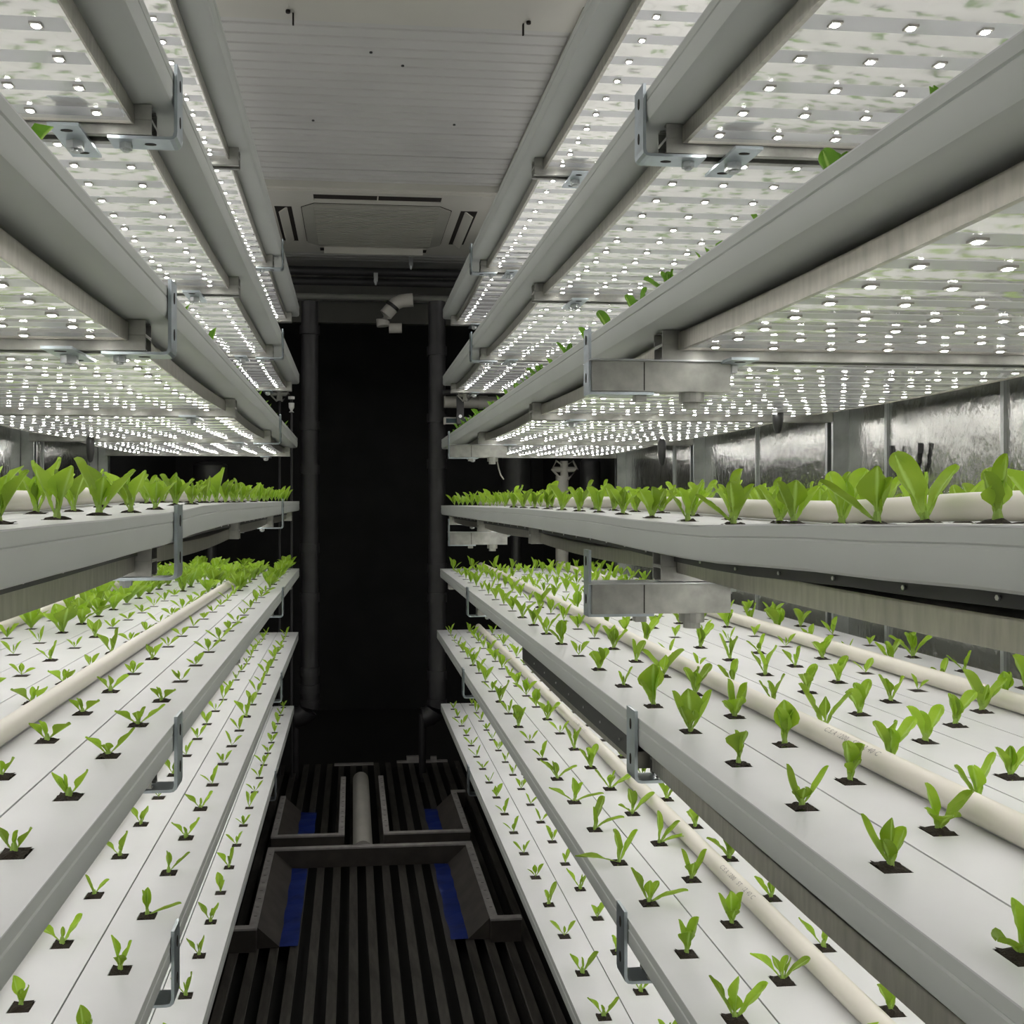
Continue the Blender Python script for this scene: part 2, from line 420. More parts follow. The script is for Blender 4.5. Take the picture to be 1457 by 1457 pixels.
# ------------------------------------------------------------------ crossbars, hook brackets, tie plates
def crossbar_mesh(length):
    """two strut channels back to back running along +X, 41 mm deep"""
    b = MB(); d = 0.019
    for z0, z1, up in ((-0.0455,-0.0660,1),(-0.0664,-0.0870,0)):
        b.box(0, length, -d, d, *( (z0-.002, z0) if up == 0 else (z1, z1+.002)))        # web
        b.box(0, length, -d, -d+.002, z1, z0); b.box(0, length, d-.002, d, z1, z0)       # flanges
        lip = z0-.002 if up else z1
        b.box(0, length, -d, -d+.010, lip, lip+.002); b.box(0, length, d-.010, d, lip, lip+.002)
    return b
def foot_plate():
    """plate hooked in front of the channel, bent inward under the crossbar"""
    b = MB(); w_ = 0.020
    prof = [(-0.0045,0.010),(-0.0045,-0.082),(-0.0035,-0.088),(0.0005,-0.0915),(0.006,-0.0925),(0.088,-0.0925),(0.088,-0.0885),(0.007,-0.0885),(0.002,-0.0875),(0.0,-0.082),(0.0,0.010)]
    b.v = []; k = len(prof)
    for y in (-w_, w_): b.v += [(x, y, z) for x, z in prof]
    for i in range(k):
        j = (i+1) % k; b.f.append((i, j, j+k, i+k)); b.mi.append(0)
    b.f.append(tuple(range(k))[::-1]); b.f.append(tuple(range(k, 2*k))); b.mi += [0, 0]
    return b
def slot(b, x, y, z, axis, ln=0.016, wd=0.008, th=0.0006):
    n = 10; pts = []
    for q in range(n):
        a = 2*math.pi*q/n; u = math.cos(a)*ln/2; v = math.sin(a)*wd/2
        pts.append((x, y+v, z+u) if axis == 'x' else (x+u, y+v, z))
    n0 = len(b.v); b.v += pts; b.f.append(tuple(n0+i for i in range(n))); b.mi.append(0)
    dx, dz = (th, 0) if axis == 'x' else (0, th)
    b.v += [(p[0]+dx, p[1], p[2]+dz) for p in pts]; b.f.append(tuple(n0+n+i for i in range(n))[::-1]); b.mi.append(0)
    for i in range(n): b.f.append((n0+i, n0+(i+1) % n, n0+n+(i+1) % n, n0+n+i)); b.mi.append(0)
def hexbolt(b, x, y, z, r=0.009, h=0.008):
    b.tube([(x,y,z),(x,y,z-h)], r, 6); b.tube([(x,y,z-h),(x,y,z-h-.003)], r*0.55, 8)
fp = foot_plate().mesh('bracket_plate', M['zinc'])
sl = MB(); slot(sl, -0.0052, 0, -0.012, 'x'); slot(sl, -0.0052, 0, -0.062, 'x'); slot(sl, 0.035, 0, -0.0931, 'z'); slot_me = sl.mesh('bracket_slots', M['slot'])
bo = MB(); hexbolt(bo, 0.068, 0, -0.0925); bolt_me = bo.mesh('bracket_bolt', M['galv'])
tb = MB(); tb.box(-0.020,0.020,-0.058,0.058,-0.0925,-0.0885); tie_me = tb.mesh('tie_plate', M['zinc'])
tb = MB(); hexbolt(tb, 0, 0.0, -0.0925, 0.012, 0.011); tie_bolt = tb.mesh('tie_bolt', M['galv'])
tb = MB(); slot(tb, 0, -0.040, -0.0931, 'z'); slot(tb, 0, 0.040, -0.0931, 'z'); tie_slots = tb.mesh('tie_slots', M['slot'])
# arms that jut into the aisle under the eye-level and third-highest shelves
def arm_mesh():
    b = MB(); b.box(0.004, 0.205, -0.020, 0.020, -0.132, -0.090)
    return b
arm_me = arm_mesh().mesh('arm_box', M['galv_dull'])
ap = MB(); ap.box(0,0.004,-0.014,0.014,-0.136,-0.042); ap.box(0,0.095,-0.014,0.014,-0.1365,-0.1325)
arm_plate = ap.mesh('arm_plate', M['zinc'])
ap = MB(); ap.box(0.0, 0.225, -0.026, 0.026, -0.0898, -0.0876); arm_top = ap.mesh('arm_top_flange', M['galv'])
ap = MB(); ap.box(0.070,0.086,-0.008,0.008,-0.145,-0.1365); arm_nut = ap.mesh('arm_nut', M['galv_dull'])
ap = MB(); ap.tube([(0.155,0,-0.132),(0.155,0,-0.146),(0.155,0,-0.1461),(0.155,0,-0.155)], [0.018,0.018,0.012,0.012], 14)
arm_bolt = ap.mesh('arm_washer_bolt', M['galv_dull'])
ap = MB(); slot(ap, -0.0007, 0, -0.058, 'x', 0.014, 0.007); slot(ap, -0.0007, 0, -0.112, 'x', 0.014, 0.007); ap.box(0.078,0.0795,-0.0204,-0.0199,-0.131,-0.091)
arm_slots = ap.mesh('arm_slots', M['slot'])
CB = ['nearest','first','second','third','fourth','fifth']
xb = {}
for (sd, n), t in TIERS.items():
    sg = t['sg']; wall = WALL_R-0.046 if sd == 'R' else -(WALL_L+0.046)
    ln = round(wall - (t['edge']+0.030), 4)
    for i, y in enumerate(STN):
        if y < 0.3: continue
        dz = t['sag'](y)
        flip = 0 if sg > 0 else math.pi
        if ln not in xb: xb[ln] = crossbar_mesh(ln).mesh('crossbar', M['galv_dull'])
        if i != 3 or True:
            c = link('crossbar', xb[ln], loc=(sg*(t['edge']+0.030), y, t['z']+dz), rot=(0,0,flip))
            tag(c, 'steel crossbar under the %s, %s from the camera end' % (t['name'], ORD[i]), 'crossbar', 'crossbars under the shelves')
        if n in (4, 5) and sd == 'R' and i in (2, 4):
            a = link('cantilever_bracket', arm_me, loc=(0.332, y, t['z']+dz-.0005))
            link('end_plate', arm_plate, a); link('top_flange', arm_top, a); link('washer_bolt', arm_bolt, a); link('nut', arm_nut, a); link('slot', slot_me if False else arm_slots, a)
            tag(a, 'galvanised box arm jutting into the aisle below the %s, %s one' % (t['name'], 'near' if i == 2 else 'far'), 'bracket', 'galvanised arms jutting into the aisle')
        elif i in (2, 4):
            a = link('hook_bracket', fp, loc=(sg*t['edge'], y, t['z']+dz), rot=(0,0,flip))
            link('slot', slot_me, a); link('bolt', bolt_me, a)
            tag(a, 'zinc bracket hooked on the edge of the %s at the %s crossbar' % (t['name'], ORD[i]), 'bracket', 'hook brackets on the shelf edges')
        if n > 1:
            p = link('tie_plate', tie_me, loc=(sg*(t['edge']+0.135), y, t['z']+dz))
            link('bolt', tie_bolt, p); link('slot', tie_slots, p)
            tag(p, 'flat slotted zinc plate bolted under the %s at the %s crossbar' % (t['name'], ORD[i]), 'plate', 'tie plates under the crossbars')
# dark support rail with rivets under the aisle channel
for (sd, n), t in TIERS.items():
    if n > 4: continue
    sg = t['sg']; ys = [Y0 + (Y1-Y0)*i/44 for i in range(8, 45)]
    x0 = 0.0485; zb = -0.0585
    if sd == 'R' and n == 3: x0 = 0.0105; zb = -0.0760; ys = [1.355 + (2.285-1.355)*i/12 for i in range(13)]
    prof = [(x0,-0.0455),(x0,zb),(x0+.0015,zb),(x0+.0015,-0.0455)]
    if sg < 0: prof = [(-x, z) for x, z in prof][::-1]
    b = MB(); b.extrude(prof, ys, t['sag'])
    o = link('support_rail', b.mesh('support_rail', M['dark_rail']), loc=(sg*t['edge'], 0, t['z']))
    tag(o, 'dark riveted rail beneath the aisle channel of the %s' % t['name'], 'rail', 'dark rails under the shelf edges')
    rv = MB()
    yy = 0.4
    while yy < ys[-1]-.05:
        if yy < ys[0]+.02: yy += 0.115; continue
        x = sg*(x0-0.0008); z = (-0.0455+zb)/2+t['sag'](yy)
        rv.tube([(x,yy,z),(x-sg*0.0015,yy,z)], 0.0022, 6); yy += 0.115
    r = link('rivet', rv.mesh('rivets', M['screw']), o); r['kind'] = 'stuff'

# ------------------------------------------------------------------ wall posts
def post_mesh():
    b = MB(); H = 2.54; d = 0.0205
    b.box(-d,-d+.003,-d,d,0,H)                 # web against wall handled by mirroring below
    b.box(-d,d,-d,-d+.003,0,H); b.box(-d,d,d-.003,d,0,H)
    b.box(d-.003,d,-d,-d+.010,0,H); b.box(d-.003,d,d-.010,d,0,H)
    return b
pm = post_mesh().mesh('wall_post', M['galv'])
for sd, x in (('R', WALL_R-0.024), ('L', WALL_L+0.024)):
    for i, y in enumerate(STN):
        if y < 0.3: continue
        o = link('wall_post', pm, loc=(x, y-0.0 if sd == 'R' else y+0.05, 0), rot=(0,0,math.pi if sd == 'R' else 0))
        tag(o, 'vertical strut post against the foil of the %s wall, %s from the camera end' % (SIDE[sd], ORD[i]), 'post', 'strut posts along the walls')

# ------------------------------------------------------------------ PVC pipes lying on the trays
def text_mesh(body, size, r):
    cu = bpy.data.curves.new('print', 'FONT'); cu.body = body; cu.size = size; cu.extrude = 0
    cu.space_character = 1.15
    tmp = bpy.data.objects.new('tmp_print', cu); COL.objects.link(tmp)
    dg = bpy.context.evaluated_depsgraph_get()
    me = bpy.data.meshes.new_from_object(tmp.evaluated_get(dg))
    bpy.data.objects.remove(tmp); return me
def wrap_text(me, r, sg, ang0=0.75):
    # text x -> along -Y (towards camera), text y -> around the pipe on its aisle side
    for v in me.vertices:
        u, h = v.co.x, v.co.y
        a = ang0 + h/r          # angle above horizontal on the aisle-facing side
        v.co = Vector((-sg*math.cos(a)*(r+.0007), -u, math.sin(a)*(r+.0007)))
    return me
pr = 0.0138
def pipe_on(sd, n, slotpos, txt):
    t = TIERS[(sd, n)]; sg = t['sg']
    x = sg*(t['edge'] + t['w']*slotpos)
    ys = [Y0+0.05 + (Y1-0.03-Y0-0.05)*i/88 for i in range(89)]
    b = MB(); pts = [(0.0025*math.sin(y*1.7+slotpos), y, pr+t['sag'](y)+0.0016) for y in ys]
    b.tube(pts, pr, 20)
    o = link('pvc_pipe', b.mesh('pvc_pipe', M['pvc'], True), loc=(x, 0, t['z']))
    c = MB(); yb = Y1-0.03; z = pr+t['sag'](yb)+0.0016
    c.tube([(0.0025*math.sin(yb*1.7+slotpos),yb-.028,z),(0.0025*math.sin(yb*1.7+slotpos),yb+.004,z)], pr+.0009, 16)
    link('end_cap', c.mesh('pipe_cap', M['pvc'], True), o)
    for yy in txt:
        me = wrap_text(text_mesh('C.S.A 1200   ST  12 40 C', 0.0100, pr), pr, sg)
        me.materials.append(M['ink'])
        k = link('printed_line', me, o, loc=(0.0025*math.sin(yy*1.7+slotpos), yy, pr+t['sag'](yy)+0.001))
    which = 'nearer the aisle' if slotpos < 4 else 'nearer the wall'
    tag(o, 'long off-white PVC pipe lying on the %s, %s' % (t['name'], which), 'pipe', 'PVC pipes lying on the shelves')
for sd, n, s_, tx in (('R',4,1.95,()),('R',3,2.02,(1.12,2.1)),('R',3,5.95,()),('R',2,2.05,(1.42,2.4)),('L',4,1.98,()),('L',3,2.02,()),('L',3,6.0,()),('L',2,2.02,())):
    pipe_on(sd, n, s_, tx)

# ------------------------------------------------------------------ lettuce
def leaf_into(b, L, W, az, tilt, curl, cup, twist=0.0, petiole=0.33, seg=8, cols=4, root=(0,0,0), wave=0.0, mi=0):
    """spatulate leaf: starts upright-ish (tilt from vertical) and curls outward."""
    n0 = len(b.v); ca, sa = math.cos(az), math.sin(az)
    p = Vector(root); ang = tilt
    d_out = Vector((ca, sa, 0)); side0 = Vector((-sa, ca, 0))
    TS = {3:(0,.4,.8,1), 5:(0,.25,.5,.72,.9,1)}.get(seg) or (0,.12,.25,.37,.49,.61,.72,.82,.90,.96,1)
    seg = len(TS)-1
    for i in range(seg+1):
        t = TS[i]; st = (TS[i+1]-t) if i < seg else 0
        if t < petiole: wv = 0.15 + 0.13*(t/petiole)**2
        else:
            q = (t-petiole)/(1-petiole); wv = max(.28*(1-q), math.sin(math.pi*q**.86)**.62 if 0 < q < 1 else 0)
            if seg == 3: wv = max(wv, .75 if t < 1 else 0)
        if i == seg: wv = 0.06
        dirn = d_out*math.sin(ang) + Vector((0,0,1))*math.cos(ang)
        nor = d_out*math.cos(ang) - Vector((0,0,1))*math.sin(ang)   # outward normal (underside)
        tw = twist*t; side = side0*math.cos(tw) + nor*math.sin(tw)
        for j in range(cols+1):
            u = -1 + 2*j/cols
            q = p + side*(u*wv*W/2) - nor*(cup*W*abs(u)**1.6*wv*0.5)
            if wave: q = q + nor*(wave*W*math.sin(t*9+j*2.1)*abs(u)*0.5)
            b.v.append(tuple(q)); b.uv.append(((u+1)/2, t))
        p = p + dirn*(L*st); ang += curl*st
    for i in range(seg):
        for j in range(cols):
            a = n0+i*(cols+1)+j
            b.f.append((a, a+1, a+cols+2, a+cols+1)); b.mi.append(mi)

def leaf_set(style, rng):
    """list of leaves (L, W, az, tilt, curl, cup, twist)"""
    out = []
    if style == 'big':        # eye-level & third shelves: broad upright leaves
        n = rng.choice([3,4,4,5]); S = rng.uniform(.85,1.15)
        a0 = rng.uniform(-.5,.5)
        azs = [a0, a0+math.pi+rng.uniform(-.5,.5)] + [rng.uniform(0,2*math.pi) for _ in range(n-2)]
        for i, az in enumerate(azs):
            L = (.046 if i < 2 else .036)*S*rng.uniform(.8,1.12)
            out.append((L, L*rng.uniform(.36,.56), az, rng.uniform(.25,.75) if i < 2 else rng.uniform(.0,.3), rng.uniform(-.25,.35), rng.uniform(.3,.9), rng.uniform(-.5,.5)))
    elif style == 'spread':   # long arched leaves of the second lowest right shelf
        n = rng.choice([3,4,4,5]); S = rng.uniform(.9,1.15); a0 = rng.uniform(-.5,.5)
        azs = [a0, a0+math.pi+rng.uniform(-.5,.5)] + [rng.uniform(0,2*math.pi) for _ in range(n-2)]
        for i, az in enumerate(azs):
            L = (.052 if i < 2 else .040)*S*rng.uniform(.8,1.1)
            out.append((L, L*rng.uniform(.28,.42), az, rng.uniform(.5,1.15) if i < 2 else rng.uniform(.05,.5), rng.uniform(-.3,.5), rng.uniform(.3,.8), rng.uniform(-.4,.4)))
    elif style == 'small':    # slim sprouts, V shaped
        n = rng.choice([3,3,4,4]); S = rng.uniform(.85,1.2); a0 = rng.uniform(-.5,.5)
        azs = [a0, a0+math.pi+rng.uniform(-.5,.5)] + [rng.uniform(0,2*math.pi) for _ in range(n-2)]
        for i, az in enumerate(azs):
            L = (.036 if i < 2 else .021)*S*rng.uniform(.75,1.15)
            out.append((L, L*rng.uniform(.32,.46), az, rng.uniform(.35,.9) if i < 2 else rng.uniform(.0,.4), rng.uniform(-.5,.15), rng.uniform(.4,.9), rng.uniform(-.3,.3)))
    elif style == 'low':      # left third shelf: low, flopping
        n = rng.choice([3,3,4,4]); S = rng.uniform(.85,1.1); a0 = rng.uniform(-.5,.5)
        azs = [a0, a0+math.pi+rng.uniform(-.5,.5)] + [rng.uniform(0,2*math.pi) for _ in range(n-2)]
        for i, az in enumerate(azs):
            L = (.034 if i < 2 else .024)*S*rng.uniform(.8,1.1)
            out.append((L, L*rng.uniform(.36,.50), az, rng.uniform(.8,1.25) if i < 2 else rng.uniform(.2,.7), rng.uniform(-.7,.1), rng.uniform(.5,1.0), rng.uniform(-.4,.4)))
    elif style == 'full':     # grown heads
        n = rng.choice([6,7,8]); S = rng.uniform(.9,1.2)
        for i in range(n):
            az = i*2.4+rng.uniform(-.3,.3); L = rng.uniform(.05,.068)*S
            out.append((L, L*rng.uniform(.48,.65), az, rng.uniform(.15,.8), rng.uniform(.0,.6), rng.uniform(.2,.6), rng.uniform(-.3,.3)))
    return out
def crown_into(b, mi=0):
    # short stalk that the leaves grow from
    b0 = len(b.v); b.tube([(0,0,-.004),(0,0,.004),(0,0,.009)], [.0035,.003,.0018], 7, mi=mi)
    b.uv += [(.5,.05)]*(len(b.v)-b0)
def plug_into(b, rng, mi=0):
    # rough block of growing medium standing a touch proud of the lid
    s = HH-.0012; k = 4; n0 = len(b.v); z0 = -.0355
    for i in range(k+1):
        for j in range(k+1):
            x = -s+2*s*i/k; y = -s+2*s*j/k
            e = i in (0,k) or j in (0,k)
            b.v.append((x, y, rng.uniform(-.0002,.0042) if not e else rng.uniform(-.0012,.0022))); b.uv.append((0,0))
    for i in range(k):
        for j in range(k):
            a = n0+i*(k+1)+j; b.f.append((a, a+k+1, a+k+2, a+1)); b.mi.append(mi)
    n1 = len(b.v)
    ring = [(-s,-s),(s,-s),(s,s),(-s,s)]
    b.v += [(x,y,.0002) for x,y in ring] + [(x,y,z0) for x,y in ring]; b.uv += [(0,0)]*8
    for i in range(4):
        j = (i+1) % 4; b.f.append((n1+i+4, n1+j+4, n1+j, n1+i)); b.mi.append(mi)
    b.f.append((n1+7,n1+6,n1+5,n1+4)); b.mi.append(mi)

rng = random.Random(11)
plug_meshes = []
for i in range(5):
    b = MB(); plug_into(b, rng); plug_meshes.append(b.mesh('growing_plug', M['plug']))
b = MB(); crown_into(b); crown_me = b.mesh('crown', M['leaf'], True)
STY = {('R',7):'small',('R',6):'small',('R',5):'big',('R',4):'big',('R',3):'big',('R',2):'spread',('R',1):'small',
       ('L',7):'small',('L',6):'small',('L',5):'big',('L',4):'big',('L',3):'low',('L',2):'small',('L',1):'small'}
VARS = {}
for st in ('big','spread','small','low','full'):
    VARS[st] = [leaf_set(st, rng) for _ in range(26 if st in ('big','spread') else 18)]
leaf_cache = {}
def leaf_mesh(spec, dark):
    key = (spec, dark)
    if key not in leaf_cache:
        b = MB(); leaf_into(b, *spec, seg=8, cols=4, root=(0,0,.002), wave=.20)
        me = b.mesh('leaf', M['leaf_dark' if dark else 'leaf'], True)
        leaf_cache[key] = me
    return leaf_cache[key]
WORD = {1:'one leaf',2:'two leaves',3:'three leaves',4:'four leaves',5:'five leaves',6:'six leaves',7:'seven leaves',8:'eight leaves'}
def project(x, y, h):
    """to photo pixels; h = height relative to the lens"""
    c, s = math.cos(YAW), math.sin(YAW)
    dep = y*c + x*s; xr = x*c - y*s
    if dep < 0.05: return None
    return 624 + FPX*xr/dep, 715 - FPX*h/dep, FPX/dep
def hidden(x, y, h):
    """does a shelf slab stand between the lens and this point?"""
    for (sd, n), t in TIERS.items():
        for hh in (t['h']+.0005, t['h']-.05, t['h']-.09):
            if abs(h) < 1e-6 or hh*h < 0 or abs(hh) >= abs(h)-0.001: continue
            f = hh/h; px, py = x*f, y*f
            if not (Y0 < py < Y1): continue
            lo = t['edge'] + (0 if hh > t['h']-.04 else 0.05)
            if lo < t['sg']*px < lo+0.74: return True
    return False
# hand-placed looks of the plants that show largest: (side, tier, row, index of hole near Y): list of leaves
HAND = {}
def hand(sd, n, k, y, leaves): HAND.setdefault((sd, n, k), []).append((y, leaves))
R_ = 0.0; L_ = math.pi; F_ = -math.pi/2; B_ = math.pi/2   # towards the wall/right, left, camera, away
# right third-lowest shelf
hand('R',3,0,0.599, [(.036,.016,B_+.4,.25,-.1,.8,.1),(.030,.020,R_,.5,-.2,.6,.1),(.028,.022,L_+.3,.95,.3,.5,.0)])
hand('R',3,0,0.756, [(.050,.015,L_-.1,.75,-.5,.8,.1),(.040,.013,F_+.1,.05,.0,.9,0.0),(.034,.020,R_+.2,.55,-.2,.6,.2),(.026,.018,L_+.5,.45,.0,.5,.0)])
hand('R',3,0,0.913, [(.046,.014,L_,.70,-.75,.9,.0),(.048,.012,R_-.1,.75,-.35,.9,.2),(.020,.020,F_,.2,.3,.4,0.0),(.026,.014,L_-.5,.6,-.3,.7,.0)])
hand('R',3,0,1.07, [(.040,.026,F_+.6,.25,.1,.9,.4),(.038,.020,L_-.3,.15,-.1,.8,.0),(.022,.014,R_,.3,.0,.6,.0)])
hand('R',3,0,1.227, [(.050,.024,L_,.65,-.45,.7,.1),(.046,.028,B_,.15,.1,.5,.0),(.052,.017,R_,.75,-.55,.9,.1),(.034,.020,L_+.6,.7,-.3,.6,.0),(.026,.016,F_,.3,.2,.5,.0)])
hand('R',3,0,1.384, [(.052,.034,F_+.3,-.05,.15,.35,.2),(.050,.022,R_+.6,.2,.0,.9,.1),(.040,.020,L_+.3,.65,-.2,.6,.3)])
hand('R',3,1,0.835, [(.046,.015,L_+.1,.35,-.1,.9,.0),(.048,.022,R_-.2,.85,-.3,.8,.2),(.030,.028,F_,.6,.6,.3,.0),(.024,.018,L_,.4,.4,.4,.0)])
hand('R',3,1,0.992, [(.044,.026,L_+.5,.15,.0,.7,.2),(.042,.030,R_,.4,.0,.7,.1),(.030,.022,F_+.4,.4,.2,.5,.0)])
hand('R',3,1,1.149, [(.046,.026,B_-.2,.05,.05,.8,.0),(.040,.024,L_+.3,.3,-.1,.7,.1),(.038,.024,R_-.4,.3,-.1,.7,.0)])
hand('R',3,1,1.306, [(.046,.017,L_,.45,-.6,.8,.0),(.044,.022,R_,.75,-.85,.8,.1),(.030,.022,F_,.5,.3,.5,.0),(.032,.014,L_+.6,1.0,-.3,.7,.0)])
# right second-lowest shelf
hand('R',2,0,1.0445, [(.058,.020,L_,.60,-.1,.6,.2),(.050,.014,F_+.4,.1,.05,.9,.1),(.055,.022,R_,.95,-.35,.6,.2),(.026,.018,B_,.2,.1,.5,0)])
hand('R',2,0,1.2015, [(.044,.018,L_-.2,.30,-.15,.8,.0),(.048,.022,R_+.2,.50,-.25,.8,.1),(.034,.022,F_,.3,.1,.7,.0)])
hand('R',2,0,1.3585, [(.056,.022,L_-.2,.60,-.25,.7,.1),(.060,.020,R_-.1,1.2,.2,.5,.3),(.034,.014,F_,.2,-.1,.8,.0),(.034,.014,R_+.6,.8,-.1,.7,.0)])
hand('R',2,0,1.5155, [(.056,.026,L_+.4,.12,.15,.5,.2),(.060,.022,R_,.62,-.15,.7,.2),(.074,.016,L_,1.35,.15,.5,.1)])
hand('R',2,0,1.6725, [(.060,.036,R_+.2,.28,.1,.35,.2),(.040,.012,L_+.2,.12,-.1,.9,.0),(.058,.018,R_-.3,.95,.45,.6,.2)])
hand('R',2,0,1.8295, [(.058,.017,L_,1.05,.05,.6,.1),(.046,.018,B_+.5,.1,.0,.8,.0),(.040,.018,R_+.2,.5,.0,.7,.1),(.060,.016,R_-.2,1.2,.2,.6,.2)])
hand('R',2,1,1.2800, [(.046,.018,L_-.1,.55,-.3,.8,.1),(.044,.022,B_,.05,.05,.6,.0),(.046,.020,R_,.55,-.4,.8,.1),(.026,.020,F_,.4,.2,.5,.0)])
hand('R',2,1,1.4370, [(.050,.018,L_,.45,-.25,.8,.0),(.052,.018,R_,.70,-.45,.8,.1),(.030,.022,F_,.3,.2,.5,.0)])
hand('R',2,1,1.5940, [(.056,.015,L_+.5,.1,-.1,.9,.0),(.052,.022,R_,.85,-.1,.6,.3),(.050,.018,R_-.5,1.15,.1,.6,.1)])
# right eye-level shelf
hand('R',4,0,0.629, [(.040,.013,R_+.2,.25,-.2,.9,.1),(.030,.016,L_,.35,-.1,.7,.0),(.024,.018,F_,.2,.0,.5,.0)])
hand('R',4,0,0.784, [(.052,.016,L_,1.05,-.15,.7,.2),(.040,.026,F_+.3,.02,.0,.35,.1),(.034,.016,R_,.45,-.2,.8,.0)])
hand('R',4,0,0.939, [(.036,.026,F_,.1,.1,.5,.0),(.038,.018,L_,.5,-.2,.7,.0),(.038,.016,R_,.7,-.1,.7,.1)])
hand('R',4,0,1.094, [(.042,.028,L_+.4,.1,.0,.5,.1),(.044,.016,R_,.55,-.1,.8,.0),(.048,.016,L_,1.0,-.1,.6,.2)])
# left third-lowest shelf
hand('L',3,0,1.153, [(.034,.014,L_,.95,-.1,.7,.0),(.044,.013,R_,.95,-.35,.8,.1),(.022,.016,F_,.7,.2,.5,.0)])
hand('L',3,0,1.31, [(.036,.015,L_,1.15,-.2,.7,.1),(.044,.014,R_,1.1,-.3,.7,.1),(.022,.014,F_,.5,.2,.5,.0),(.024,.011,R_+.6,.5,-.1,.7,.0)])
# left second-lowest shelf
hand('L',2,0,1.386, [(.032,.014,L_,.25,-.1,.8,.0),(.034,.012,B_,.05,.05,.8,.0),(.046,.012,R_-.1,1.3,-.1,.6,.1)])
hand('L',2,0,1.228, [(.040,.013,L_+.1,.3,-.1,.8,.0),(.034,.012,R_,.5,-.25,.8,.0),(.020,.016,F_,.4,.2,.5,.0)])
hand('L',2,0,1.544, [(.030,.010,L_,.15,-.1,.9,.0),(.028,.009,F_,.05,.0,.9,.0),(.040,.012,R_,.9,-.1,.7,.1)])

plants = []
rng2 = random.Random(5)
for (sd, n), t in TIERS.items():
    if n == 7: continue
    for k in range(t['rows']):
        for y in holes(t, k):
            if y < 0.30: rng2.random(); continue
            st = STY[(sd, n)]
            if sd == 'L' and n == 3:
                if y > 3.15 and k < 8 and rng2.random() < .9: st = 'full'
                elif y > 2.25 and k in (4,5,6) and rng2.random() < .75: st = 'full'
                elif k >= 4 and rng2.random() < .25: st = 'big'
                elif 1.7 < y < 3.2 and rng2.random() < .5: st = 'small'
            if sd == 'R' and n == 3 and y > 1.4 and k < 3: st = 'big' if rng2.random() < .85 else 'small'
            if sd == 'R' and n == 3 and k > 2 and y < 2.2: st = 'big' if rng2.random() < .5 else 'small'
            if sd == 'R' and n == 2 and (y > 2.0 or k > 1): st = 'big' if rng2.random() < .65 else 'small'
            leaves = rng2.choice(VARS[st]); scale = rng2.uniform(.85,1.15); rot = rng2.uniform(-.4,.4)
            for hy, lv in HAND.get((sd, n, k), []):
                if abs(hy-y) < 0.03: leaves = tuple(lv); scale = 1.0; rot = 0.0
            if sd == 'R' and n == 3 and k > 2: scale *= .95
            if n == 4: scale *= 1.2
            if n == 2 and sd == 'L': scale *= 1.12
            if n == 1: scale *= 1.28
            if st == 'big' and n in (2, 3) and y > 1.1: scale *= 1.18
            x = row_x(t, k); h = t['h'] + t['sag'](y)
            hgt = max(l[0] for l in leaves)*scale
            pr_ = project(x, y, h+hgt*.4)
            vis = False; size = 0
            if pr_:
                px, py, s = pr_; size = s*hgt
                if -15 < px < 1472 and -15 < py < 1472: vis = not hidden(x, y, h+hgt*.75)
            plants.append(dict(sd=sd, n=n, k=k, x=x, y=y, z=t['z']+t['sag'](y), leaves=leaves, sc=scale, rot=rot, vis=vis, size=size, st=st, t=t))
seen = sorted([p for p in plants if p['vis']], key=lambda p: -p['size'])
keep = seen[:300]
ids = set(id(p) for p in keep)
cnt = {}
HT = {'big':'broad upright','spread':'long arching','small':'slim','low':'low sprawling','full':'full leafy'}
for p in sorted(keep, key=lambda p: (p['sd'], p['n'], p['k'], p['y'])):
    key = (p['sd'], p['n'], p['k']); cnt[key] = cnt.get(key, 0)+1
    o = link('lettuce_seedling', crown_me, loc=(p['x'], p['y'], p['z']), rot=(0,0,p['rot']))
    o.scale = (p['sc'],)*3
    for sp in p['leaves']:
        lf = link('leaf', leaf_mesh(tuple(sp), p['n'] >= 5), o)
    pl = link('growing_plug', plug_meshes[cnt[key] % 5], o, rot=(0,0,-p['rot'])); pl.scale = (1/p['sc'],)*3
    rows = ['aisle row','second row','third row','fourth row','fifth row','sixth row','seventh row','row by the wall'][p['k']]
    lab = 'lettuce seedling with %s, %s in %s of %s' % (WORD[len(p['leaves'])], ORD[cnt[key]], rows, p['t']['name'])
    tag(o, lab, 'seedling', 'lettuce seedlings on the shelves')
# all the smaller, farther seedlings as one mass
b = MB(); rng3 = random.Random(3)
pb = []
for p in plants:
    if id(p) in ids: continue
    low = not p['vis'] or p['size'] < 18
    ml = MB()
    for sp in p['leaves']:
        leaf_into(ml, *sp, seg=3 if low else 5, cols=2, root=(0,0,.002), mi=1 if p['n'] >= 5 else 0)
    s_ = HH-.001; n1 = len(ml.v)
    ml.v += [(-s_,-s_,-.0005),(s_,-s_,-.0005),(s_,s_,-.0005),(-s_,s_,-.0005)]; ml.uv += [(0,0)]*4; ml.f.append((n1,n1+1,n1+2,n1+3)); ml.mi.append(2)
    c, s = math.cos(p['rot']), math.sin(p['rot']); n0 = len(b.v)
    for i, (x, y, z) in enumerate(ml.v):
        k_ = p['sc'] if i < n1 else 1.0
        if i >= n1: b.v.append((x+p['x'], y+p['y'], z+p['z']))
        else: b.v.append((k_*(x*c-y*s)+p['x'], k_*(x*s+y*c)+p['y'], k_*z+p['z']))
    b.uv += ml.uv; b.f += [tuple(n0+q for q in f) for f in ml.f]; b.mi += ml.mi
o = link('distant_lettuce', b.mesh('distant_lettuce', [M['leaf'], M['leaf_dark'], M['plug']], True))
tag(o, 'rows of small green lettuce seedlings towards the far ends of the shelves', 'lettuce', kind='stuff')

